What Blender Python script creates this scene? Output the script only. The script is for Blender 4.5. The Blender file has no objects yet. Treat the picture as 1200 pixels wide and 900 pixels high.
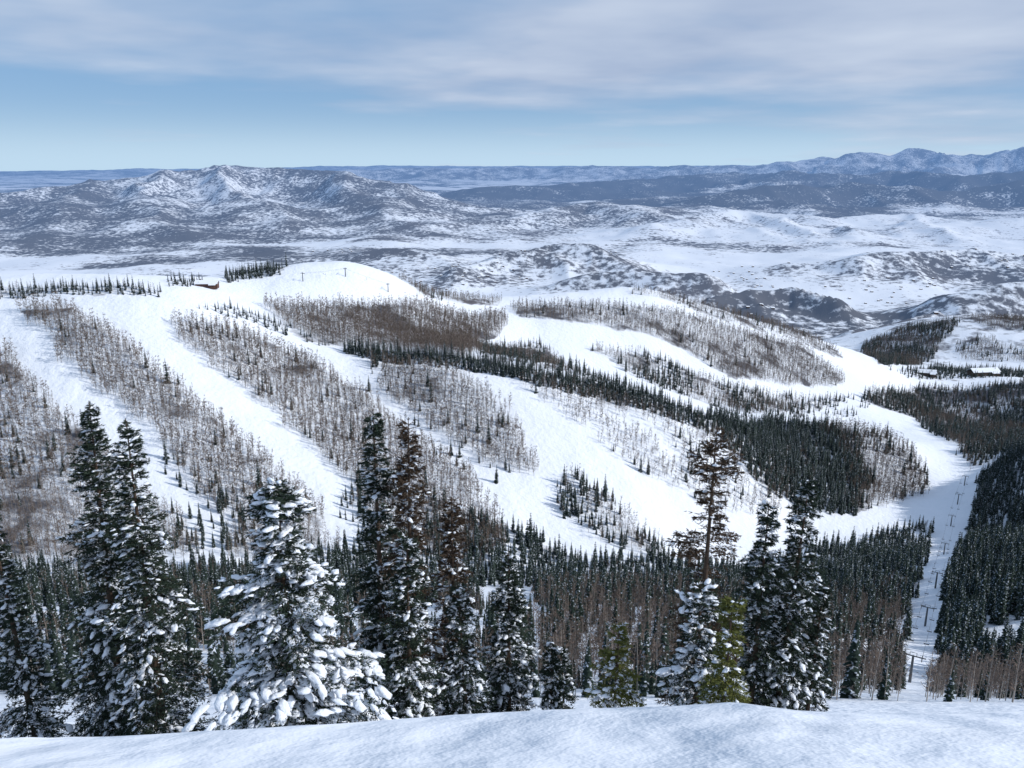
import bpy, math, random
import numpy as np
from mathutils import Vector
random.seed(7); RNG=np.random.default_rng(11)
S=bpy.context.scene
P0=math.radians(14.8); TP=math.tan(P0); F=967.0
# ---------- camera helper: image pixel and depth -> world ----------
def tanz(v):
    k=(450-v)/F
    return (k-TP)/(1+k*TP)
def pt(u,v,y):
    k=(450-v)/F; s=y/(math.cos(P0)+k*math.sin(P0))
    return ((u-600)/F*s, y, tanz(v)*y)
# ---------- noise ----------
def vn(x,y,seed=0):
    ix=np.floor(x).astype(np.int64); iy=np.floor(y).astype(np.int64)
    fx=x-ix; fy=y-iy; fx=fx*fx*fx*(fx*(fx*6-15)+10); fy=fy*fy*fy*(fy*(fy*6-15)+10)
    def h(a,b):
        n=(a*374761393+b*668265263+seed*982451653)&0xffffffff
        n=((n^(n>>13))*1274126177)&0xffffffff
        n=n^(n>>16)
        return (n&0xffff)/65535.0
    a=h(ix,iy);b=h(ix+1,iy);c=h(ix,iy+1);d=h(ix+1,iy+1)
    return (a+(b-a)*fx)*(1-fy)+(c+(d-c)*fx)*fy
def fbm(x,y,o=4,seed=0,g=.5):
    t=0*x;a=1;n=0
    for i in range(o):
        t=t+a*vn(x*2**i+17.3*i,y*2**i-9.1*i,seed+i);n+=a;a*=g
    return t/n
def ridged(x,y,o=5,seed=0):
    t=0*x;a=1;n=0
    for i in range(o):
        r=1-np.abs(2*vn(x*2**i+7.3*i,y*2**i+3.1*i,seed+i)-1)
        t=t+a*r*r;n+=a;a*=.5
    return t/n
def sm(a,b,x):
    t=np.clip((x-a)/(b-a),0,1); return t*t*(3-2*t)
# ---------- mid terrain thin plate spline ----------
C=[(0,780,190),(300,780,190),(600,775,195),(900,785,205),(1070,800,240),(1200,795,240),
(0,715,290),(300,720,290),(600,720,290),(900,720,310),(1080,735,340),(1200,715,340),
(-150,645,420),(100,650,430),(300,655,440),(500,655,465),(700,655,505),(850,655,560),(950,628,640),(1100,580,760),(1140,560,800),(1105,510,1000),(1085,475,1250),(1100,650,520),(1160,640,610),(1200,640,520),
(0,500,543),(0,400,649),(0,600,463),(0,348,715),(-150,400,650),(-150,345,700),(100,338,725),(200,340,740),(150,450,600),(150,560,500),
(300,560,520),(300,450,640),(300,385,730),(300,335,850),(400,308,940),(330,314,910),(460,322,950),(500,345,980),(390,405,745),(460,380,850),
(450,500,630),(450,580,530),(530,420,735),(620,437,720),(560,402,890),(600,500,643),(600,560,579),(600,600,543),(750,600,570),(750,530,650),(760,470,720),(830,490,730),(850,560,660),
(640,400,970),(620,352,1080),(700,440,900),(760,345,1150),(850,368,1200),(940,397,1230),(1040,432,1300),(850,475,950),(950,440,1120),(950,480,1030),(900,510,830),(1000,505,850),(1060,520,850),(1000,600,690),(1075,560,790),
(1200,450,1300),(1200,530,720),(1250,510,720),(1130,372,1900),(1210,378,1850),(1050,405,1800),(1130,434,1500),(1200,437,1500)]
CP=[pt(*c) for c in C]+[(x,60,-47) for x in(-110,-40,40,110)]+[(x,100,-74.5) for x in(-150,-50,50,150)]+[
(-600,1050,-260),(-300,1250,-300),(0,1500,-380),(300,1700,-450),(-900,1900,-480),(0,2200,-520),(700,2500,-540),(1500,2500,-520),(-1800,2400,-520),(-900,700,-120),(-400,300,-170),(500,300,-180),(1500,1300,-330)]
CP=np.array(CP); CX=CP[:,:2]/1000.0
def phi(d2): return .5*d2*np.log(d2+1e-9)
n=len(CP); A=np.zeros((n+3,n+3)); d2=((CX[:,None]-CX[None])**2).sum(-1)
A[:n,:n]=phi(d2)+np.eye(n)*2e-4; A[:n,n]=1;A[:n,n+1:]=CX;A[n,:n]=1;A[n+1:,:n]=CX.T
W=np.linalg.solve(A,np.concatenate([CP[:,2],[0,0,0]]))
def midH(x,y):
    X=x/1000;Y=y/1000; z=W[n]+W[n+1]*X+W[n+2]*Y
    for i in range(n): z=z+W[i]*phi((X-CX[i,0])**2+(Y-CX[i,1])**2)
    return z+((fbm(x/90,y/90,4,3)-.5)*9+(fbm(x/14,y/14,2,8)-.5)*1.1)*sm(100,300,y)
NY=[-30,0,4.9,6.4,7.0,7.6,8.6,11,20,30,60,100,130]; NZ=[-1.7+8,-1.7,-4.05,-4.8,-5.16,-5.75,-7.0,-9.6,-17.3,-25,-47,-74.5,-95]
def nearH(x,y):
    z=0
    for o,ww in((-.25,.25),(0,.5),(.25,.25)): z=z+ww*np.interp(y+o*np.clip(y/7,.3,3),NY,NZ)
    dz=np.interp(x,[-12,-4.9,-2.2,.5,1.6,2.1,2.7,4.9,12],[-.5,-.30,-.15,-.01,.08,.14,.06,.02,.05])
    dz=dz+(fbm(x/1.8,y/1.8,2,21)-.5)*.14+(fbm(x/.5,y/.5,2,26)-.5)*.03
    return z+dz*np.clip((14-y)/5,0,1)+(fbm(x/14,y/14,3,22)-.5)*2*sm(12,30,y)
# far ridges: (crest list, width, vegetation, roughness)
R=[([(-250,240,9000),(0,222,9500),(100,210,10500),(180,198,11000),(245,188,11500),(330,192,11500),(400,202,11000),(470,218,10000),(560,238,9500)],2100,.66,.62),
([(245,196,11000),(290,231,8800),(330,266,7300)],800,.62,.4),([(100,214,10500),(70,248,7800),(60,273,6800)],800,.7,.4),([(400,208,10800),(440,241,8400),(500,266,7000)],700,.58,.4),
([(180,202,10800),(170,243,8200),(190,270,7000)],650,.68,.4),([(-80,228,9500),(-60,268,7000)],800,.66,.3),
([(520,262,7500),(620,245,8300),(700,236,9500),(760,248,8000)],900,.55,.5),
([(760,264,7200),(820,250,8000),(880,243,8600),(960,250,8300),(1050,246,8600),(1150,256,7900),(1250,250,7800)],800,.25,.6),([(880,248,8400),(910,262,7300),(960,275,6600)],420,.14,.5),([(1060,250,8400),(1090,268,7000),(1130,285,6200)],450,.25,.5),([(980,262,7400),(1000,280,6400)],300,.35,.5),
([(540,315,4300),(590,300,4500),(640,287,4600),(700,297,4500),(760,312,4300)],330,.72,.5),([(660,330,3900),(720,318,3900),(820,318,3700)],240,.66,.5),
([(830,345,3150),(880,336,3250),(930,331,3250),(985,345,3100)],200,.76,.55),([(1000,305,4500),(1060,292,4700),(1120,287,4800),(1210,296,4700)],420,.64,.55),
([(1120,340,3000),(1190,322,3000),(1260,310,3000)],300,.6,.5),([(430,300,5200),(480,306,4900),(530,318,4500)],280,.6,.4),([(1000,380,2500),(1100,360,2700)],150,.65,.3),
([(560,222,15500),(640,213,16500),(700,208,17000),(800,200,18000),(870,193,19000),(960,198,17000),(1050,188,17000),(1130,196,15000),(1250,185,15000)],2600,.98,.8),
([(820,226,12000),(900,218,12500),(1000,206,13000),(1100,216,12500),(1250,200,12500)],1700,1.0,.8),
([(350,199,30000),(500,195,32000),(640,194,32000),(760,192,30000),(880,187,28000),(930,186,28000),(960,180,28000),(985,182,28000),(1010,173,27000),(1035,177,27000),(1070,166,27000),(1100,174,27000),(1130,175,27000),(1165,173,27000),(1200,164,26000),(1320,162,26000)],3600,.6,.6),
([(-300,199,40000),(0,201,40000),(100,199,40000),(300,196,45000),(500,194,50000),(800,194,50000),(1400,190,50000)],7000,.6,.15)]
RW=[([pt(*c) for c in cr],w,vg,ro) for cr,w,vg,ro in R]
def farH(x,y,want=False):
    base=-600+(fbm(x/1800,y/1800,4,41)-.5)*170*sm(2200,5000,y)+ (fbm(x/500,y/500,3,45)-.5)*55
    acc=0*x; vg=0*x; vw=0*x+1e-6
    rn=ridged(x/2400+3,y/2400,6,50); rn2=ridged(x/600,y/600,5,60)
    wx=x+(fbm(x/700,y/700,3,70)-.5)*500*sm(2500,6000,y); wy=y+(fbm(x/700,y/700,3,75)-.5)*500*sm(2500,6000,y)
    for cr,w,v,ro in RW:
        best=np.full(x.shape,1e12); hh=0*x
        for a,b in zip(cr[:-1],cr[1:]):
            ax,ay,az=a;bx,by,bz=b; dx,dy=bx-ax,by-ay
            t=np.clip(((wx-ax)*dx+(wy-ay)*dy)/(dx*dx+dy*dy),0,1)
            d=(wx-ax-t*dx)**2+(wy-ay-t*dy)**2
            m=d<best; best=np.where(m,d,best); hh=np.where(m,az+t*(bz-az),hh)
        d=np.sqrt(best)/w
        f=np.exp(-d**1.75)
        r=rn if w>600 else rn2
        h=(hh+600)*f*(1-ro*(1-r)*1.5*np.clip(.25+d*1.8,0,1))
        acc=acc+np.clip(h,0,None)**4
        vg=vg+v*f**2; vw=vw+f**2
    z=base+acc**.25
    if want:
        b=.25; lo=np.clip((fbm(x/1500,y/900,4,88)-.5)*4.5+.5,0,1)
        return z,(vg+b*(.05+.62*lo))/(vw+b)
    return z
def H(x,y):
    x=np.asarray(x,float);y=np.asarray(y,float)
    z=np.empty(x.shape)
    m=y<60; z[m]=nearH(x[m],y[m])
    m=(y>=60)&(y<120); k=sm(60,120,y[m]); z[m]=nearH(x[m],y[m])*(1-k)+midH(x[m],y[m])*k
    m=(y>=120)&(y<2000); z[m]=midH(x[m],y[m])
    m=(y>=2000)&(y<2800); k=sm(2000,2800,y[m]); z[m]=midH(x[m],y[m])*(1-k)+farH(x[m],y[m])*k
    m=y>=2800; z[m]=farH(x[m],y[m])
    return z
def h1(x,y): return float(H(np.array([x]),np.array([y]))[0])
def hits(uv,y0=60,y1=2700):
    ys=y0*(y1/y0)**np.linspace(0,1,500)
    U=np.array([p[0] for p in uv],float)[:,None];V=np.array([p[1] for p in uv],float)[:,None]
    k=(450-V)/F; s=ys[None]/(math.cos(P0)+k*math.sin(P0)); X=(U-600)/F*s; Z=(k-TP)/(1+k*TP)*ys[None]
    Y=np.broadcast_to(ys[None],X.shape)
    D=Z-H(X.ravel(),Y.ravel()).reshape(X.shape)
    out=[]
    for i in range(len(uv)):
        w=np.where(D[i]<=0)[0]
        j=w[0] if len(w) else int(np.argmin(D[i]))
        out.append((float(X[i,j]),float(Y[i,j])))
    return out
# ---------- material helpers ----------
def newmat(name):
    m=bpy.data.materials.new(name); m.use_nodes=True
    nt=m.node_tree; b=nt.nodes["Principled BSDF"]; return m,nt,b
def N(nt,t,**k):
    nd=nt.nodes.new(t)
    for a,v in k.items(): setattr(nd,a,v)
    return nd
def math_(nt,op,a,b=None,c=None,clamp=False):
    nd=nt.nodes.new("ShaderNodeMath"); nd.operation=op; nd.use_clamp=clamp
    for i,v in enumerate((a,b,c)):
        if v is None: continue
        if isinstance(v,(int,float)): nd.inputs[i].default_value=v
        else: nt.links.new(v,nd.inputs[i])
    return nd.outputs[0]
def mixc(nt,f,a,b):
    nd=nt.nodes.new("ShaderNodeMix"); nd.data_type='RGBA'
    for s,v in((nd.inputs[0],f),(nd.inputs[6],a),(nd.inputs[7],b)):
        if isinstance(v,(int,float)): s.default_value=v
        elif isinstance(v,tuple): s.default_value=v+(1,)
        else: nt.links.new(v,s)
    return nd.outputs[2]
def noise(nt,vec,scale,detail=4,rough=.5):
    nd=nt.nodes.new("ShaderNodeTexNoise"); nd.inputs['Scale'].default_value=scale; nd.inputs['Detail'].default_value=detail; nd.inputs['Roughness'].default_value=rough
    if vec: nt.links.new(vec,nd.inputs['Vector'])
    return nd.outputs[0]
def diffuse(m,nt,b,rough=0):
    d=nt.nodes.new("ShaderNodeBsdfDiffuse"); d.inputs['Roughness'].default_value=rough
    nt.nodes.remove(b); nt.links.new(d.outputs[0],nt.nodes['Material Output'].inputs[0]); return d
def simple(name,col,rough=.8,var=.3,scale=2.0,metal=0,diff=False):
    m,nt,b=newmat(name)
    if diff: b=diffuse(m,nt,b); inp=b.inputs[0]
    else:
        b.inputs['Roughness'].default_value=rough; b.inputs['Metallic'].default_value=metal
        b.inputs['Specular IOR Level'].default_value=.25; inp=b.inputs['Base Color']
    tc=N(nt,"ShaderNodeNewGeometry"); nz=noise(nt,tc.outputs['Position'],scale,1)
    c=mixc(nt,nz,tuple(x*(1-var) for x in col),tuple(x*(1+var) for x in col)); nt.links.new(c,inp); return m
# terrain material
def terrain_mat():
    m,nt,b=newmat("snowy_terrain"); g=N(nt,"ShaderNodeNewGeometry"); pos=g.outputs['Position']
    b=diffuse(m,nt,b,0)
    at=N(nt,"ShaderNodeAttribute",attribute_name="veg").outputs['Fac']
    n1=noise(nt,pos,1/500.,8,.72); n2=noise(nt,pos,1/35.,3,.65)
    nn=math_(nt,'ADD',math_(nt,'MULTIPLY',n1,.55),math_(nt,'MULTIPLY',n2,.45))
    v=math_(nt,'MULTIPLY_ADD',math_(nt,'SUBTRACT',nn,.5),12,.5)
    v=math_(nt,'ADD',v,math_(nt,'MULTIPLY',math_(nt,'SUBTRACT',at,.5),3.2),clamp=True)
    v=math_(nt,'MULTIPLY',v,math_(nt,'GREATER_THAN',at,.01))
    veg=mixc(nt,math_(nt,'MULTIPLY',at,.95,clamp=True),(.11,.09,.085),(.020,.028,.040))
    col=mixc(nt,math_(nt,'MULTIPLY',v,.92),(.80,.83,.88),veg)
    nt.links.new(col,b.inputs[0])
    bz=math_(nt,'ADD',math_(nt,'MULTIPLY',noise(nt,pos,.22,3,.6),1.7),math_(nt,'MULTIPLY',noise(nt,pos,2.2,4,.68),.085))
    bp=N(nt,"ShaderNodeBump"); bp.inputs['Strength'].default_value=.7; bp.inputs['Distance'].default_value=1; nt.links.new(bz,bp.inputs['Height']); nt.links.new(bp.outputs[0],b.inputs['Normal'])
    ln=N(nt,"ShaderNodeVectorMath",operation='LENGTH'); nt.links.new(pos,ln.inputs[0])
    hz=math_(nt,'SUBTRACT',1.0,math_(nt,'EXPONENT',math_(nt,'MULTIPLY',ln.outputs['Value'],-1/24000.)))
    em=N(nt,"ShaderNodeEmission"); em.inputs['Color'].default_value=(.14,.275,.56,1); em.inputs['Strength'].default_value=1  # aerial haze painted into the terrain as blue glow, stronger with distance from origin
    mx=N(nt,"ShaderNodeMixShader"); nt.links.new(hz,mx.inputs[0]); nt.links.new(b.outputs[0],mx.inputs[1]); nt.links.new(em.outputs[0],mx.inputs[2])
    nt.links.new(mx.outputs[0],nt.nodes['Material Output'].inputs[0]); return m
def pip(px,py,poly):
    ins=np.zeros(px.shape,bool); q=poly[-1]
    for p in poly:
        if p[1]!=q[1]:
            c=((p[1]>py)!=(q[1]>py))&(px<(q[0]-p[0])*(py-p[1])/(q[1]-p[1])+p[0]); ins^=c
        q=p
    return ins
# ---------- forest regions ----------
# (outline, aspen fraction, spacing m, threshold for gaps, height)
FOR=[
([(-150,405),(0,412),(60,475),(110,515),(160,575),(255,650),(180,665),(-150,665)],.9,3.5,.15,1.2),
([(22,366),(80,360),(150,410),(230,470),(300,530),(370,598),(400,650),(285,660),(265,615),(180,510),(100,450)],.92,3.3,.1,1.2),
([(200,378),(300,395),(370,425),(430,465),(480,510),(540,555),(588,610),(595,655),(430,655),(425,580),(330,490),(260,440),(210,403)],.92,3.3,.1,1.2),
([(305,358),(340,362),(460,362),(590,372),(596,382),(560,405),(548,425),(430,410),(370,402),(330,382)],1,3.2,.0,1.25),
([(432,425),(540,438),(600,488),(635,540),(632,562),(580,552),(520,512),(450,460)],.93,3.3,.12,1.2),
([(400,560),(480,575),(590,620),(595,655),(400,655)],.15,6,.35,1.05),([(190,520),(270,580),(330,650),(200,655)],.15,7,.35,1.05),([(440,400),(500,470),(620,560),(600,600),(430,470)],.1,12,.4,.9),
([(655,572),(690,565),(740,610),(778,648),(772,656),(700,635),(660,605)],.4,3.9,.15,1.1),
([(610,452),(700,462),(800,498),(880,530),(940,570),(910,610),(850,605),(760,560),(690,520)],.9,4.6,.33,1.1),
([(408,406),(550,422),(640,439),(700,450),(830,493),(826,508),(700,470),(640,456),(550,438),(410,420)],.05,3.4,.1,1.05),
([(600,360),(740,364),(850,385),(940,410),(990,446),(980,456),(860,448),(800,410),(760,395),(680,380),(610,373)],.96,3.5,.0,1.15),
([(690,408),(760,418),(860,458),(1000,468),(880,486),(760,450)],.6,4.2,.15,1.05),
([(560,405),(640,405),(690,438),(780,468),(830,496),(640,436),(560,422)],.5,4.6,.25,.95),
([(822,492),(900,492),(965,500),(1010,518),(1020,560),(1005,608),(950,605),(880,562)],.12,3.7,.02,1.25),
([(960,503),(1060,522),(1090,558),(1080,582),(1000,606),(1000,560)],.8,3.3,.03,1.2),
([(1010,470),(1080,455),(1200,450),(1260,455),(1260,530),(1200,525),(1140,560),(1120,520),(1070,490)],.45,4.3,.1,1.25),
([(1290,500),(1200,520),(1150,565),(1118,640),(1108,720),(1110,800),(1290,800)],.06,3.8,.05,1.35),
([(180,662),(300,668),(450,635),(560,605),(640,640),(700,662),(860,668),(950,645),(1088,605),(1090,650),(1065,720),(900,715),(600,712),(180,715)],.12,4.6,.22,1.15),
([(-200,660),(200,664),(600,700),(760,690),(900,690),(1075,700),(1065,740),(1045,840),(600,840),(-200,845)],.4,5.2,.3,1.15),
([(600,690),(1060,690),(1045,840),(900,840),(600,840)],.83,4.6,.3,1.15),
([(1075,790),(1130,780),(1300,790),(1300,845),(1040,845)],.88,4.0,.15,1.0),
([(-120,338),(0,338),(60,337),(120,335),(190,340),(186,350),(120,348),(60,349),(-120,352)],.3,4.3,.15,.85),
([(195,330),(240,328),(240,336),(195,338)],.1,5,.3,.8),([(262,324),(285,316),(300,312),(335,313),(330,324),(290,330),(262,332)],.02,4.6,.1,1.05),
([(230,358),(300,368),(390,402),(385,408),(300,380),(235,366)],.1,4.5,.3,.8),
([(465,322),(500,336),(525,345),(590,352),(590,358),(520,352),(490,345)],.9,4,.1,.9),
([(740,342),(850,363),(940,392),(985,415),(990,425),(930,402),(840,374),(740,350)],.85,4.5,.3,1.0),
([(1010,405),(1060,385),(1130,374),(1105,400),(1060,428),(1030,428)],.5,4.4,.1,1.2),([(1130,374),(1260,380),(1260,395),(1160,386)],.9,4.5,.1,1.2),([(1120,405),(1160,395),(1180,410),(1260,412),(1260,425),(1130,424)],.6,5,.25,1.1),
([(1040,433),(1110,432),(1200,436),(1260,436),(1260,446),(1100,446)],.2,6,.25,1.1),
([(840,462),(1000,480),(1080,468),(1070,476),(1000,488),(850,492)],.3,7,.4,.8),
]
CLR=[[(1130,560),(1140,600),(1116,660),(1098,720),(1082,830),(1050,835),(1066,740),(1086,670),(1096,600)],
[(545,688),(625,690),(640,735),(560,712)],[(480,705),(515,710),(530,735),(490,740)],[(180,650),(215,655),(225,675),(180,672)],[(1150,735),(1260,728),(1260,760),(1155,772)],
[(845,640),(950,632),(1090,590),(1140,560),(1143,590),(1095,608),(1000,630),(900,660),(820,660)]]
allp=[p for f in FOR for p in f[0]]+[p for c in CLR for p in c]
hp=hits(allp); it=iter(hp)
FW=[[next(it) for _ in f[0]] for f in FOR]; CW=[[next(it) for _ in c] for c in CLR]
# ---------- terrain mesh ----------
NC,NR=660,1250
t=np.linspace(-.9,.9,NC); s=np.linspace(0,math.log(95000/12.+1),NR); yy=12*(np.exp(s)-1)-9
T_,Y=np.meshgrid(t,yy); X=T_*(Y+24)
x=X.ravel();y=Y.ravel(); z=H(x,y)
veg=np.zeros(x.shape)
m=y>2000; _,vf=farH(x[m],y[m],True); veg[m]=vf*sm(2000,2700,y[m])+.35*(1-sm(2000,2700,y[m]))
m=(y>1250)&(y<=2000); veg[m]=.35*sm(1300,1700,y[m])
for f,w in zip(FOR,FW):
    i=np.where((y>135)&(y<2200))[0]; ins=pip(x[i],y[i],w); veg[i[ins]]=np.maximum(veg[i[ins]],.40 if f[1]>.5 else .38 if f[2]<6 else 0)
for w in CW:
    i=np.where((y>60)&(y<2200))[0]; veg[i[pip(x[i],y[i],w)]]=0
co=np.stack([x,y,z],1)
idx=np.arange(NC*NR).reshape(NR,NC)
q=np.stack([idx[:-1,:-1],idx[:-1,1:],idx[1:,1:],idx[1:,:-1]],-1).reshape(-1,4)
def mesh_np(name,co,faces,k,mats,mi=None,smooth=False):
    me=bpy.data.meshes.new(name); me.vertices.add(len(co)); me.vertices.foreach_set("co",np.ascontiguousarray(co,dtype=np.float32).ravel())
    nf=len(faces); me.loops.add(nf*k); me.polygons.add(nf)
    me.loops.foreach_set("vertex_index",np.ascontiguousarray(faces,dtype=np.int32).ravel())
    me.polygons.foreach_set("loop_start",np.arange(0,nf*k,k,dtype=np.int32)); me.polygons.foreach_set("loop_total",np.full(nf,k,dtype=np.int32))
    if mi is not None: me.polygons.foreach_set("material_index",np.asarray(mi,dtype=np.int32))
    sf=np.full(nf,smooth) if isinstance(smooth,bool) else smooth
    me.polygons.foreach_set("use_smooth",sf)
    for m in mats: me.materials.append(m)
    me.update(calc_edges=True); return me
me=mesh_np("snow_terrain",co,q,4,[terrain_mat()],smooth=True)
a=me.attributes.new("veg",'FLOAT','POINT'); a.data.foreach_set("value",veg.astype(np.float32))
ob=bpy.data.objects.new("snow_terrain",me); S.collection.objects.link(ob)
# ---------- materials for vegetation ----------
M_twig=simple("aspen_twig",(.150,.118,.100),.9,.28,.05,diff=True)
M_bark=simple("aspen_bark",(.30,.27,.24),.85,.3,1.0,diff=True)
M_wood=simple("conifer_bark",(.09,.065,.05),.9,.3,6,diff=True)
M_ndl=simple("conifer_needles",(.034,.048,.036),.75,.45,.8,diff=True)
M_ndlY=simple("young_fir_needles",(.13,.14,.045),.7,.35,3,diff=True)
M_dead=simple("dead_needles",(.082,.060,.044),.85,.4,2,diff=True)
M_snow,nt,b=newmat("branch_snow"); b=diffuse(M_snow,nt,b); b.inputs[0].default_value=(.82,.86,.92,1)
g=N(nt,"ShaderNodeNewGeometry"); bp=N(nt,"ShaderNodeBump"); bp.inputs['Distance'].default_value=.06; bp.inputs['Strength'].default_value=.8
nt.links.new(noise(nt,g.outputs['Position'],10,3),bp.inputs['Height']); nt.links.new(bp.outputs[0],b.inputs['Normal'])
def frost(name,base,amt):
    m,nt,b=newmat(name); g=N(nt,"ShaderNodeNewGeometry"); b=diffuse(m,nt,b)
    nz=noise(nt,g.outputs['Position'],1.3,1)
    k=math_(nt,'MULTIPLY_ADD',math_(nt,'SUBTRACT',nz,1-amt),9,0,clamp=True)
    c=mixc(nt,k,base,(.5,.55,.63)); nt.links.new(c,b.inputs[0]); return m
M_mid=frost("forest_conifer_needles",(.028,.041,.034),.41)
# ---------- prototype trees ----------
def rib(V,Fc,MI,p0,p1,w0,mi,side=None):
    p0=np.array(p0);p1=np.array(p1); d=p1-p0
    if side is None: side=np.cross(d,RNG.normal(size=3))
    side=side/(np.linalg.norm(side)+1e-9)*w0/2
    i=len(V); V+= [p0-side,p0+side,p1]; Fc.append((i,i+1,i+2)); MI.append(mi)
def prism(V,Fc,MI,p0,p1,r0,r1,mi,k=4):
    p0=np.array(p0,float);p1=np.array(p1,float); i=len(V)
    for p,r in((p0,r0),(p1,r1)):
        for j in range(k): V.append(p+np.array([math.cos(j*2*math.pi/k)*r,math.sin(j*2*math.pi/k)*r,0]))
    for j in range(k):
        a,b_,c,d=i+j,i+(j+1)%k,i+k+(j+1)%k,i+k+j
        Fc.append((a,b_,c));MI.append(mi);Fc.append((a,c,d));MI.append(mi)
def aspen(nb,ns,wd,tr):
    V=[];Fc=[];MI=[]; h=11.0; lean=RNG.normal(size=2)*.4
    P=lambda f:np.array([lean[0]*f*f,lean[1]*f*f,h*f])
    for i in range(2): prism(V,Fc,MI,P(i/2),P((i+1)/2),tr*(1-.45*i),tr*(1-.45*(i+1))+.01,1,3)
    for i in range(nb):
        f=RNG.uniform(.2,.97); L=(2.7*(1-f)+.7)*RNG.uniform(.6,1.1); az=RNG.uniform(0,6.28); el=RNG.uniform(.35,1.0)
        d=np.array([math.cos(az)*math.cos(el),math.sin(az)*math.cos(el),math.sin(el)])
        a=P(f)-np.array([0,0,.1]); bb=a+d*L; rib(V,Fc,MI,a,bb,wd,0)
        for j in range(ns):
            s_=RNG.uniform(.25,.95); d2=d+RNG.normal(size=3)*.6; d2/=np.linalg.norm(d2)
            rib(V,Fc,MI,a+d*L*s_,a+d*L*s_+d2*RNG.uniform(.5,1.05),wd,0)
    return mesh_np("aspen_form",np.array(V),np.array(Fc),3,[M_twig,M_bark],MI)
def conif(nw,nbr,wk):
    V=[];Fc=[];MI=[]; h=12.0; R0=RNG.uniform(1.3,2.0)
    prism(V,Fc,MI,(0,0,-1),(0,0,h*.98),.16,.02,1,3)
    for i in range(nw):
        f=.06+.93*i/nw; r=R0*(1-f)**.85*RNG.uniform(.75,1.1)+.14; nb=nbr if f<.7 else nbr-2
        a0=RNG.uniform(0,6.28)
        for j in range(nb):
            az=a0+j*2*math.pi/nb+RNG.normal()*.25; rr=r*RNG.uniform(.6,1.2); z0=h*f+RNG.normal()*.1
            c,s_=math.cos(az),math.sin(az); rt=np.array([-s_,c,0]); dr=rr*(.45 if f<.8 else .15)
            base=np.array([0,0,z0+.12]); tip=np.array([c*rr,s_*rr,z0-dr]); mid=np.array([c*rr*.55,s_*rr*.55,z0-dr*.4])
            w=wk*rr+.13
            for q_ in(mid+rt*w-[0,0,.12],mid-rt*w-[0,0,.12]):
                ii=len(V); V+=[base,q_,tip]; Fc.append((ii,ii+1,ii+2));MI.append(0)
    return mesh_np("conifer_form",np.array(V),np.array(Fc),3,[M_mid,M_wood],MI)
def coll(name,meshes):
    c=bpy.data.collections.new(name)
    for i,m in enumerate(meshes): c.objects.link(bpy.data.objects.new(m.name,m))
    return c
CA=coll("aspen_forms",[aspen(22,3,.15,.12) for i in range(6)]); CA2=coll("aspen_forms_distant",[aspen(17,3,.25,.10) for i in range(6)])
CC=coll("conifer_forms",[conif(22,8,.36) for i in range(6)]); CC2=coll("conifer_forms_distant",[conif(15,7,.48) for i in range(6)])
def scatter(name,pts,sc,col,nk):
    me=bpy.data.meshes.new(name); me.vertices.add(len(pts)); me.vertices.foreach_set("co",pts.astype(np.float32).ravel())
    for nm,ty,v in(("sc",'FLOAT',sc),("rt",'FLOAT',RNG.uniform(0,6.28,len(pts)))):
        a=me.attributes.new(nm,ty,'POINT'); a.data.foreach_set("value",v.astype(np.float32))
    a=me.attributes.new("ix",'INT','POINT'); a.data.foreach_set("value",RNG.integers(0,nk,len(pts)).astype(np.int32))
    ob=bpy.data.objects.new(name,me); S.collection.objects.link(ob)
    ng=bpy.data.node_groups.new(name,'GeometryNodeTree'); ng.interface.new_socket(name="Geometry",in_out='INPUT',socket_type='NodeSocketGeometry'); ng.interface.new_socket(name="Geometry",in_out='OUTPUT',socket_type='NodeSocketGeometry')
    gi=ng.nodes.new('NodeGroupInput');go=ng.nodes.new('NodeGroupOutput'); ip=ng.nodes.new('GeometryNodeInstanceOnPoints'); ci=ng.nodes.new('GeometryNodeCollectionInfo')
    ci.inputs['Collection'].default_value=col; ci.inputs['Separate Children'].default_value=True; ci.inputs['Reset Children'].default_value=True
    def na(nm,ty):
        q=ng.nodes.new('GeometryNodeInputNamedAttribute'); q.data_type=ty; q.inputs['Name'].default_value=nm; return [o for o in q.outputs if o.enabled][0]
    L=ng.links.new; L(gi.outputs[0],ip.inputs['Points']); L(ci.outputs[0],ip.inputs['Instance']); ip.inputs['Pick Instance'].default_value=True
    L(na("ix",'INT'),ip.inputs['Instance Index']); L(na("sc",'FLOAT'),ip.inputs['Scale'])
    cx=ng.nodes.new('ShaderNodeCombineXYZ'); L(na("rt",'FLOAT'),cx.inputs[2]); L(cx.outputs[0],ip.inputs['Rotation'])
    L(ip.outputs[0],go.inputs[0]); md=ob.modifiers.new("instances",'NODES'); md.node_group=ng
AP=[];AS=[];KP=[];KS=[]
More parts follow.
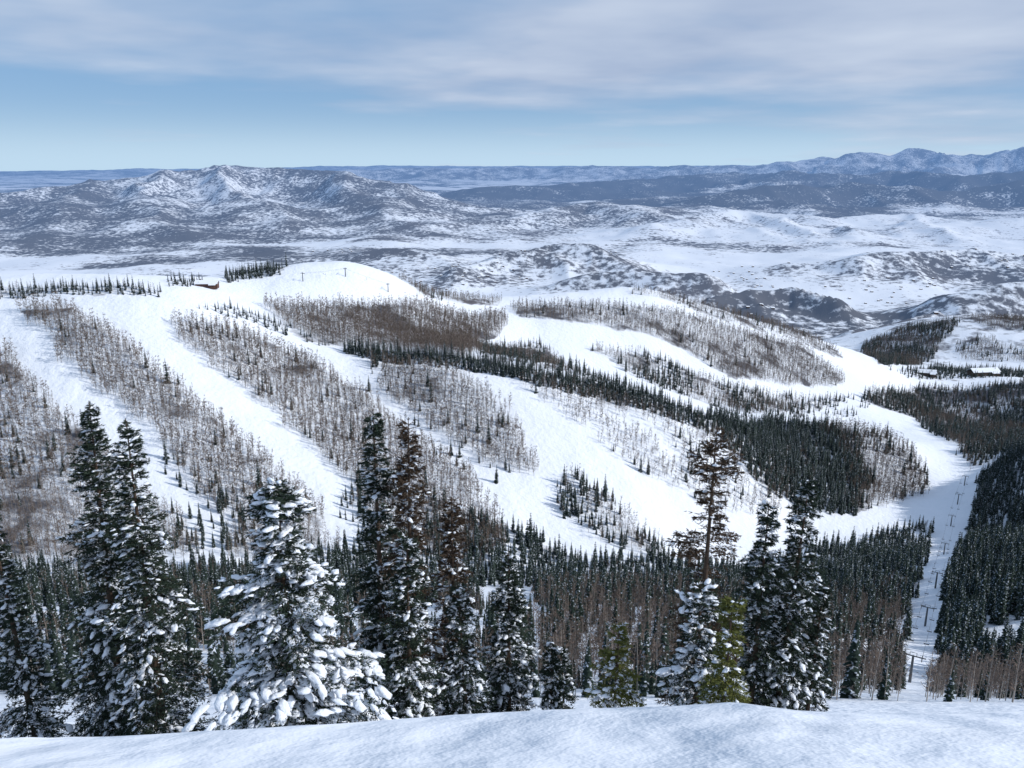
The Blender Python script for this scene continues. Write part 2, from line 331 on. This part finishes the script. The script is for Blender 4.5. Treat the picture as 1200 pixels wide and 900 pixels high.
for (pl,af,sp,th,hs),w in zip(FOR,FW):
    w_=np.array(w); x0,y0=w_.min(0);x1,y1=w_.max(0)
    gx,gy=np.meshgrid(np.arange(x0,x1,sp),np.arange(y0,y1,sp)); gx=gx.ravel()+RNG.uniform(-.5,.5,gx.size)*sp; gy=gy.ravel()+RNG.uniform(-.5,.5,gy.size)*sp
    wob=(fbm(gx/16,gy/16,3,5)-.5)*26+RNG.normal(size=gx.size)*1.6
    k=pip(gx+wob,gy,w)&(fbm(gx/22,gy/22,3,9)>th)&(gy>130)
    gx,gy=gx[k],gy[k]
    for c in CW:
        k=~pip(gx,gy,c); gx,gy=gx[k],gy[k]
    pr=fbm(gx/35,gy/35,3,77); pr=np.clip((pr-.5)*1.6+.5,0,1)*.5+RNG.uniform(0,1,gx.size)*.5
    isA=pr<af if af<.97 else np.ones(gx.size,bool)
    if .6<af<.97: isA=(RNG.uniform(0,1,gx.size)<af)|(fbm(gx/25,gy/25,2,33)<.5)
    gz=H(gx,gy)-.2 if gx.size else gx
    p=np.stack([gx,gy,gz],1); sc=hs*RNG.uniform(.5,1.2,gx.size)
    AP.append(p[isA]);AS.append(sc[isA]);KP.append(p[~isA]);KS.append(sc[~isA]*np.where(RNG.uniform(0,1,(~isA).sum())<.3,1.2,.8))
AP=np.concatenate(AP);AS=np.concatenate(AS);KP=np.concatenate(KP);KS=np.concatenate(KS)
k=AP[:,1]<480; scatter("aspen_grove",AP[k],AS[k],CA,6); scatter("distant_aspen_grove",AP[~k],AS[~k],CA2,6)
k=KP[:,1]<480; scatter("conifer_forest",KP[k],KS[k],CC,6); scatter("distant_conifer_forest",KP[~k],KS[~k],CC2,6)
# ---------- foreground conifers ----------
def ico():
    import bmesh
    bm=bmesh.new(); bmesh.ops.create_icosphere(bm,subdivisions=2,radius=1); v=np.array([x.co[:] for x in bm.verts]); f=np.array([[q.index for q in x.verts] for x in bm.faces]); bm.free(); return v,f
IV,IF=ico()
def conifer(name,x,y,ztop,R0,seed,snow=.5,dens=1.0,bare=0.0,ndl=None,sparse_top=0,pw=.8,z0f=.02,bigs=1.0,shoulder=None,lobe=.25):
    rg=np.random.default_rng(seed); zb=h1(x,y)-.3; h=ztop-zb; ndl=ndl or M_ndl
    seg=[];snowp=[];wood=[]
    nbr=int(h*26*dens)
    fs=z0f+(1-z0f)*np.sort(rg.uniform(0,1,nbr))**1.0
    lean=rg.normal(size=2)*.02*h
    for f in fs:
        if f>.985: continue
        az=rg.uniform(0,6.283); prof=(1-f)**pw
        lob=.82+lobe*math.sin(f*h*2.1+seed)+.5*lobe*math.sin(az*3+f*9+seed)
        L=R0*prof*rg.uniform(.55,1.15)*max(.45,lob)+.14
        if shoulder:
            da=math.cos(az-shoulder[0]); L*=1+shoulder[2]*max(0,da)**3*math.exp(-((f-shoulder[1])/.13)**2)
        if sparse_top and f>sparse_top and rg.uniform()<.45: continue
        el=(-.35+.95*f**1.5)+rg.normal()*.12
        ca,sa=math.cos(az),math.sin(az); dh=np.array([ca,sa,0]); rt=np.array([-sa,ca,0])
        st=np.array([lean[0]*f,lean[1]*f,h*f]); droop=(.28*(1-f)+.05+.25*snow)*L
        pth=lambda s:st+dh*L*s+np.array([0,0,1])*(math.tan(el)*L*s*.8-droop*s*s+.22*droop*s**4)
        ss=np.linspace(0,1,5); pp=[pth(s) for s in ss]
        for a,b2 in zip(pp[:-1],pp[1:]): wood.append((a,b2))
        if rg.uniform()<bare: 
            for s in np.linspace(.3,1,4): 
                a=pth(s); wood.append((a,a+rt*rg.uniform(-.3,.3)+dh*.1))
            continue
        for a,b2 in zip(pp[1:-1],pp[2:]): seg.append((a,b2))
        nt_=max(3,int(L*7))
        for i in range(nt_):
            s=.18+.8*(i+rg.uniform())/nt_; a=pth(s)
            for sd in(-1,1):
                l=min(.55,.42*L*(1.15-s)+.1)*rg.uniform(.6,1.2)
                d=dh*.6+rt*sd*.85+np.array([0,0,rg.normal()*.18-.15]); seg.append((a,a+d*l))
        if rg.uniform()<snow:
            k=max(1,int(L*3.6*bigs))
            for i in range(k):
                s=.3+.67*(i+rg.uniform())/k
                sz=rg.uniform(.2,1.0)**1.0*bigs*(.5+.22*min(L,2))*1.1
                snowp.append((pth(min(s,1))+np.array([0,0,.045*bigs])+rt*rg.normal()*.17*L*.8,az+rg.normal()*.6,.24*sz,.13*sz,.075*sz,math.atan(math.tan(el)*.8-1.5*droop/L*s)))
    seg.append((np.array([lean[0],lean[1],h*.96]),np.array([lean[0],lean[1],h*1.0])))
    sg=np.array(seg); D=sg[:,1]-sg[:,0]; Ln=np.linalg.norm(D,axis=1,keepdims=True)+1e-6; Dn=D/Ln
    K=9; n_=len(sg); tt=rg.uniform(-.05,1,(n_,K,1)); base=sg[:,None,0]+D[:,None]*tt
    rnd=rg.normal(size=(n_,K,3)); rnd-= (rnd*Dn[:,None]).sum(-1,keepdims=True)*Dn[:,None]; rnd/=np.linalg.norm(rnd,axis=-1,keepdims=True)+1e-6
    rnd[...,2]*=.6
    ln=rg.uniform(.09,.17,(n_,K,1)); tip=base+(Dn[:,None]*.75+rnd*.75)*ln
    sd=np.cross(tip-base,rg.normal(size=(n_,K,3))); sd/=np.linalg.norm(sd,axis=-1,keepdims=True)+1e-6; sd*=.021
    T1=np.stack([base-sd,base+sd,tip],2).reshape(-1,3)
    rime=np.repeat(rg.uniform(size=n_)<.26*snow,K)
    V=[T1]; Fa=[np.arange(len(T1)).reshape(-1,3)]; MI=[np.where(rime,2,0)]; SM=[np.zeros(len(T1)//3,bool)]; off=len(T1)
    w=np.array(wood); Dw=w[:,1]-w[:,0]; sdw=np.cross(Dw,[0,0,1.0]); sdw/=np.linalg.norm(sdw,axis=1,keepdims=True)+1e-6; up=np.cross(sdw,Dw); up/=np.linalg.norm(up,axis=1,keepdims=True)+1e-6
    r=.018
    T2=np.stack([w[:,0]-sdw*r,w[:,0]+sdw*r,w[:,1],w[:,0]-up*r,w[:,0]+up*r,w[:,1]],1).reshape(-1,3)
    V.append(T2);Fa.append(np.arange(len(T2)).reshape(-1,3)+off);MI.append(np.ones(len(T2)//3,int));SM.append(np.zeros(len(T2)//3,bool));off+=len(T2)
    tv=[];tf=[];tm=[]; q=8
    for i in range(q):
        f0,f1=i/q,(i+1)/q
        prism(tv,tf,tm,(lean[0]*f0,lean[1]*f0,h*f0),(lean[0]*f1,lean[1]*f1,h*f1),h*.013*(1-f0)+.012,h*.013*(1-f1)+.012,1,7)
    V.append(np.array(tv));Fa.append(np.array(tf)+off);MI.append(np.array(tm));SM.append(np.ones(len(tf),bool));off+=len(tv)
    for (c,az,sx,sy,sz,pt_) in snowp:
        v=IV*(1+.28*np.sin(IV@rg.normal(size=3)*3+rg.uniform(0,6))[:,None]+.13*rg.normal(size=(len(IV),1)))
        v=v*[sx,sy,sz]; v[:,2]=np.where(v[:,2]<0,v[:,2]*.5,v[:,2])
        cp,sp_=math.cos(pt_),math.sin(pt_); v=np.stack([v[:,0]*cp-v[:,2]*sp_,v[:,1],v[:,0]*sp_+v[:,2]*cp],1)
        ca,sa=math.cos(az),math.sin(az); v=np.stack([v[:,0]*ca-v[:,1]*sa,v[:,0]*sa+v[:,1]*ca,v[:,2]],1)+c
        V.append(v);Fa.append(IF+off);off+=len(v)
        MI.append(np.full(len(IF),2));SM.append(np.ones(len(IF),bool))
    me=mesh_np(name,np.concatenate(V),np.concatenate(Fa),3,[ndl,M_wood,M_snow],np.concatenate(MI),smooth=np.concatenate(SM))
    ob=bpy.data.objects.new(name,me); ob.location=(x,y,zb); S.collection.objects.link(ob); return ob
def T(name,u,v,y,R0,seed,**k):
    p=pt(u,v,y); conifer(name,p[0],y,p[2],R0,seed,**k)
T("spruce_tree",-2,592,30,1.9,1,snow=.45)
T("spruce_tree",90,468,30,3.0,2,snow=.42,dens=1.3)
T("spruce_tree",145,490,28,2.6,3,snow=.45,dens=1.2)
T("snow_laden_spruce_tree",318,553,24,3.7,4,snow=.68,dens=1.6,bigs=1.35,pw=.75,shoulder=(-.25,.5,.7),lobe=.35)
T("subalpine_fir_tree",436,480,29,1.75,5,snow=.4,pw=.6,dens=1.1)
T("subalpine_fir_tree",468,488,28.5,1.6,6,snow=.3,pw=.6,ndl=M_dead,bare=.2)
T("subalpine_fir_tree",472,620,27,2.1,16,snow=.6,pw=.7,dens=1.1)
T("subalpine_fir_tree",527,585,31,1.8,7,snow=.4,ndl=M_dead,pw=.7,bare=.1)
T("subalpine_fir_tree",548,680,28,1.5,17,snow=.65,pw=.7)
T("subalpine_fir_tree",596,645,31,2.3,8,snow=.55,pw=.85,dens=1.25)
T("subalpine_fir_tree",648,752,30,1.1,9,snow=.6)
T("subalpine_fir_tree",667,760,31,1.1,10,snow=.6)
T("young_fir_tree",722,732,26,1.6,11,snow=.4,ndl=M_ndlY,pw=.7)
T("dead_topped_fir_tree",835,497,27,1.35,12,snow=.2,ndl=M_dead,bare=.45,dens=.85,pw=.3,lobe=.4)
T("snow_laden_fir_tree",828,690,25,1.7,18,snow=.7,bigs=1.25,pw=.5,dens=1.1,lobe=.35)
T("young_fir_tree",858,702,23.5,1.0,13,snow=.35,ndl=M_ndlY,pw=.6,lobe=.4)
T("subalpine_fir_tree",900,585,28,1.7,14,snow=.5,pw=.7,dens=1.1)
T("subalpine_fir_tree",933,555,28,2.0,15,snow=.5,pw=.75,dens=1.1)
T("subalpine_fir_tree",960,685,28,1.3,19,snow=.6,pw=.8)
# ---------- chairlift ----------
M_steel=simple("galvanised_steel",(.13,.14,.15),.5,.2,1,.3)
M_seat=simple("chair_seat",(.03,.03,.035),.6,.2,2)
def tube(V,Fc,MI,p0,p1,r0,r1,mi=0,k=8):
    p0=np.array(p0,float);p1=np.array(p1,float);d=p1-p0;d/=np.linalg.norm(d); a=np.cross(d,[0,0,1] if abs(d[2])<.9 else [1,0,0]);a/=np.linalg.norm(a);b_=np.cross(d,a);i=len(V)
    for p,r in((p0,r0),(p1,r1)):
        for j in range(k): V.append(p+(a*math.cos(j*2*math.pi/k)+b_*math.sin(j*2*math.pi/k))*r)
    for j in range(k):
        q0,q1,q2,q3=i+j,i+(j+1)%k,i+k+(j+1)%k,i+k+j; Fc.append((q0,q1,q2));Fc.append((q0,q2,q3));MI+= [mi,mi]
    for e in(0,k):
        for j in range(1,k-1): Fc.append((i+e,i+e+j,i+e+j+1));MI.append(mi)
def link(name,me,loc=(0,0,0),rz=0):
    o=bpy.data.objects.new(name,me);o.location=loc;o.rotation_euler=(0,0,rz);S.collection.objects.link(o);return o
def lift(uvs,H0=12,step=45):
    w=hits(uvs,y0=120); tops=[]
    for i,(a,b_) in enumerate(w):
        j=min(i+1,len(w)-1); i0=max(0,j-1); d=math.atan2(w[j][1]-w[i0][1],w[j][0]-w[i0][0]); z=h1(a,b_)
        V=[];Fc=[];MI=[]
        tube(V,Fc,MI,(0,0,-.5),(0,0,H0),.5,.33); tube(V,Fc,MI,(0,-2.8,H0-.2),(0,2.8,H0-.2),.22,.22)
        for sd in(-1,1):
            tube(V,Fc,MI,(-1.8,sd*2.6,H0-.5),(1.8,sd*2.6,H0-.5),.16,.16)
            for q in np.linspace(-1.6,1.6,6): tube(V,Fc,MI,(q,sd*2.6-.1,H0-.55),(q,sd*2.6+.1,H0-.55),.26,.26)
            tube(V,Fc,MI,(0,sd*1.0,H0),(0,sd*1.0,H0+1.0),.08,.08)
        tube(V,Fc,MI,(0,-1,H0+1.0),(0,1,H0+1.0),.08,.08)
        for q in range(int(H0/.55)): tube(V,Fc,MI,(-.5,-.22,q*.55+.5),(-.5,.22,q*.55+.5),.03,.03,k=4)
        tube(V,Fc,MI,(-.5,.22,0),(-.5,.22,H0),.03,.03,k=4);tube(V,Fc,MI,(-.5,-.22,0),(-.5,-.22,H0),.03,.03,k=4)
        link("chairlift_tower",mesh_np("chairlift_tower",np.array(V),np.array(Fc),3,[M_steel],MI),(a,b_,z),d); tops.append((a,b_,z+H0-.2,d))
    V=[];Fc=[];MI=[];CV=[];CF=[];CM=[]
    for a,b_ in zip(tops[:-1],tops[1:]):
        for sd in(-1,1):
            f=lambda t_:np.array([a[0]+(b_[0]-a[0])*t_-math.sin(a[3])*2.6*sd,a[1]+(b_[1]-a[1])*t_+math.cos(a[3])*2.6*sd,a[2]+(b_[2]-a[2])*t_-4*.8*t_*(1-t_)])
            for i in range(10): tube(V,Fc,MI,f(i/10),f((i+1)/10),.04,.04,k=5)
            L=math.dist(a[:2],b_[:2]); m_=max(1,int(L/step))
            for i in range(m_):
                p=f((i+.5)/m_); e=np.array([math.cos(a[3]),math.sin(a[3]),0]);s_=np.array([-e[1],e[0],0])
                tube(CV,CF,CM,p,p-[0,0,2.0],.035,.035,k=4)
                for w2 in(-1,1): tube(CV,CF,CM,p-[0,0,2.0]+s_*w2*.9,p-[0,0,3.1]+s_*w2*.9,.035,.035,k=4)
                tube(CV,CF,CM,p-[0,0,2.0]-s_*.9,p-[0,0,2.0]+s_*.9,.035,.035,k=4)
                for o_,e_ in((3.1,0),(2.75,.2)): tube(CV,CF,CM,p-[0,0,o_]-s_*.9-e*e_,p-[0,0,o_]+s_*.9-e*e_,.1,.1,1,5)
    link("chairlift_cable",mesh_np("chairlift_cable",np.array(V),np.array(Fc),3,[M_steel],MI))
    link("chairlift_chairs",mesh_np("chairlift_chairs",np.array(CV),np.array(CF),3,[M_steel,M_seat],CM))
lift([(1066,800),(1084,735),(1096,690),(1106,650),(1114,618),(1122,592),(1130,570)],10,30)
lift([(355,330),(405,326),(455,345)],9)
# ---------- buildings ----------
M_brown=simple("timber_siding",(.08,.055,.045),.8,.3,.5); M_red=simple("red_siding",(.10,.055,.045),.8,.3,.5); M_glass=simple("window_glass",(.03,.04,.05),.15,.2,1)
M_roofsnow=simple("roof_snow",(.80,.83,.88),.7,.03,.5)
def box(V,Q,MI,c,s,mi):
    i=len(V)
    for dz in(-1,1):
        for dy in(-1,1):
            for dx in(-1,1): V.append((c[0]+dx*s[0]/2,c[1]+dy*s[1]/2,c[2]+dz*s[2]/2))
    for f in((0,2,3,1),(4,5,7,6),(0,1,5,4),(2,6,7,3),(0,4,6,2),(1,3,7,5)): Q.append(tuple(i+k for k in f));MI.append(mi)
def gable(V,Q,MI,cx,cy,z,L,Wd,hr,mi,th=.5):
    i=len(V); e=.8
    for dx in(-L/2-e,L/2+e):
        V+= [(cx+dx,cy-Wd/2-e,z-.3),(cx+dx,cy,z+hr),(cx+dx,cy+Wd/2+e,z-.3),(cx+dx,cy-Wd/2-e,z-.3+th),(cx+dx,cy,z+hr+th),(cx+dx,cy+Wd/2+e,z-.3+th)]
    for f in((3,4,10,9),(4,5,11,10),(0,6,7,1),(1,7,8,2),(0,3,9,6),(2,8,11,5),(0,1,4,3),(1,2,5,4),(6,9,10,7),(7,10,11,8)): Q.append(tuple(i+k for k in f));MI.append(mi)
def lodge(name,u,v,L,Wd,hh,wall,rz=0,y1=2700):
    a=hits([(u,v)])[0]; z=h1(*a)-1
    par=bpy.data.objects.new(name,None); par.location=(a[0],a[1],z); par.rotation_euler=(0,0,rz); S.collection.objects.link(par)
    def part(nm,V,Q,mats,MI):
        o=bpy.data.objects.new(nm,mesh_np(nm,np.array(V),np.array(Q),4,mats,MI)); o.parent=par; S.collection.objects.link(o)
    V=[];Q=[];MI=[]; box(V,Q,MI,(0,0,hh/2),(L,Wd,hh),0); box(V,Q,MI,(L*.3,-Wd*.5,hh*.4),(L*.25,Wd*.4,hh*.8),0); part("walls",V,Q,[wall],MI)
    V=[];Q=[];MI=[]; gable(V,Q,MI,0,0,hh,L,Wd,Wd*.3,0); gable(V,Q,MI,L*.3,-Wd*.45,hh*.8,L*.25,Wd*.5,Wd*.15,0); part("roof",V,Q,[M_roofsnow],MI)
    V=[];Q=[];MI=[]
    for i in range(int(L/3)):
        for fl in range(int(hh/3)): box(V,Q,MI,(-L/2+1.5+i*3,-Wd/2-.02,1.8+fl*3),(1.4,.1,1.3),0)
    part("windows",V,Q,[M_glass],MI)
    V=[];Q=[];MI=[]; box(V,Q,MI,(-L*.2,-Wd/2-.05,1.2),(1.6,.12,2.3),0); box(V,Q,MI,(-L*.3,Wd*.1,hh+Wd*.3),(1.2,1.2,2.5),0); part("door_and_chimney",V,Q,[M_brown],MI)
lodge("ski_lodge",1152,440,50,18,9,M_brown,.15); lodge("ski_lodge",1085,440,30,14,7,M_brown,-.3)
lodge("warming_hut",243,337,20,9,5,M_red,.1)
# village
V=[];Q=[];MI=[]
for i in range(900):
    yv=RNG.uniform(2600,5600); xv=RNG.uniform(-.25,.62)*yv
    if vn(np.array([xv/420]),np.array([yv/420]),91)[0]<.62: continue
    z=h1(xv,yv); s_=RNG.uniform(7,13)
    box(V,Q,MI,(xv,yv,z+1.5),(s_,s_*.7,6),0); gable(V,Q,MI,xv,yv,z+4.5,s_,s_*.7,s_*.2,1)
link("village_houses",mesh_np("village_houses",np.array(V),np.array(Q),4,[M_brown,M_roofsnow],MI))
# ---------- camera ----------
cam=bpy.data.cameras.new("camera"); cam.lens=29; cam.sensor_width=36; cam.clip_start=.1; cam.clip_end=300000
co_=bpy.data.objects.new("camera",cam); S.collection.objects.link(co_); co_.location=(0,0,0); co_.rotation_euler=(math.pi/2-P0,0,0); S.camera=co_
# ---------- light ----------
az=math.radians(100); el=math.radians(33)
d=Vector((math.sin(az)*math.cos(el),math.cos(az)*math.cos(el),math.sin(el)))
sl=bpy.data.lights.new("sun",'SUN'); sl.energy=3.4; sl.angle=math.radians(.6); sl.color=(1,.975,.945)
so=bpy.data.objects.new("sun",sl); so.rotation_euler=d.to_track_quat('Z','Y').to_euler(); S.collection.objects.link(so)
w=bpy.data.worlds.new("World"); S.world=w; w.use_nodes=True; nt=w.node_tree; bg=nt.nodes['Background']; bg.inputs[1].default_value=.077
sk=N(nt,"ShaderNodeTexSky",sky_type='NISHITA'); sk.sun_disc=False; sk.sun_elevation=el; sk.sun_rotation=az; sk.altitude=2800; sk.dust_density=.4; sk.air_density=1.0
tc=N(nt,"ShaderNodeTexCoord"); sx=N(nt,"ShaderNodeSeparateXYZ"); nt.links.new(tc.outputs['Generated'],sx.inputs[0]); zc=math_(nt,'MAXIMUM',sx.outputs[2],0)
den=math_(nt,'ADD',zc,.075); cx=N(nt,"ShaderNodeCombineXYZ"); nt.links.new(math_(nt,'DIVIDE',sx.outputs[0],den),cx.inputs[0]); nt.links.new(math_(nt,'DIVIDE',sx.outputs[1],den),cx.inputs[1])
n1=noise(nt,cx.outputs[0],.28,5,.5); n2=noise(nt,cx.outputs[0],.7,4,.5)
bias=N(nt,"ShaderNodeMapRange"); nt.links.new(zc,bias.inputs[0]); bias.inputs[1].default_value=.02;bias.inputs[2].default_value=.10;bias.inputs[3].default_value=-.5;bias.inputs[4].default_value=.55
bx=math_(nt,'MULTIPLY',sx.outputs[0],.8)
mk=math_(nt,'ADD',math_(nt,'ADD',math_(nt,'MULTIPLY',math_(nt,'SUBTRACT',math_(nt,'ADD',math_(nt,'MULTIPLY',n1,.7),math_(nt,'MULTIPLY',n2,.3)),.45),5),bias.outputs[0]),bx,clamp=True)
hzf=math_(nt,'MULTIPLY',math_(nt,'EXPONENT',math_(nt,'MULTIPLY',math_(nt,'POWER',math_(nt,'DIVIDE',zc,.042),2),-1)),.97)
blue=mixc(nt,.7,sk.outputs[0],(3.2,5.9,9.8))
skc=mixc(nt,hzf,blue,(6.9,9.3,11.4))
cc=mixc(nt,math_(nt,'MULTIPLY_ADD',math_(nt,'SUBTRACT',n2,.5),2.6,.5,clamp=True),(4.7,5.9,8.3),(7.8,8.8,10.6)); col=mixc(nt,math_(nt,'MULTIPLY',mk,.9),skc,cc); nt.links.new(col,bg.inputs[0])
S.view_settings.view_transform='Standard'; S.view_settings.look='None'; S.view_settings.exposure=0
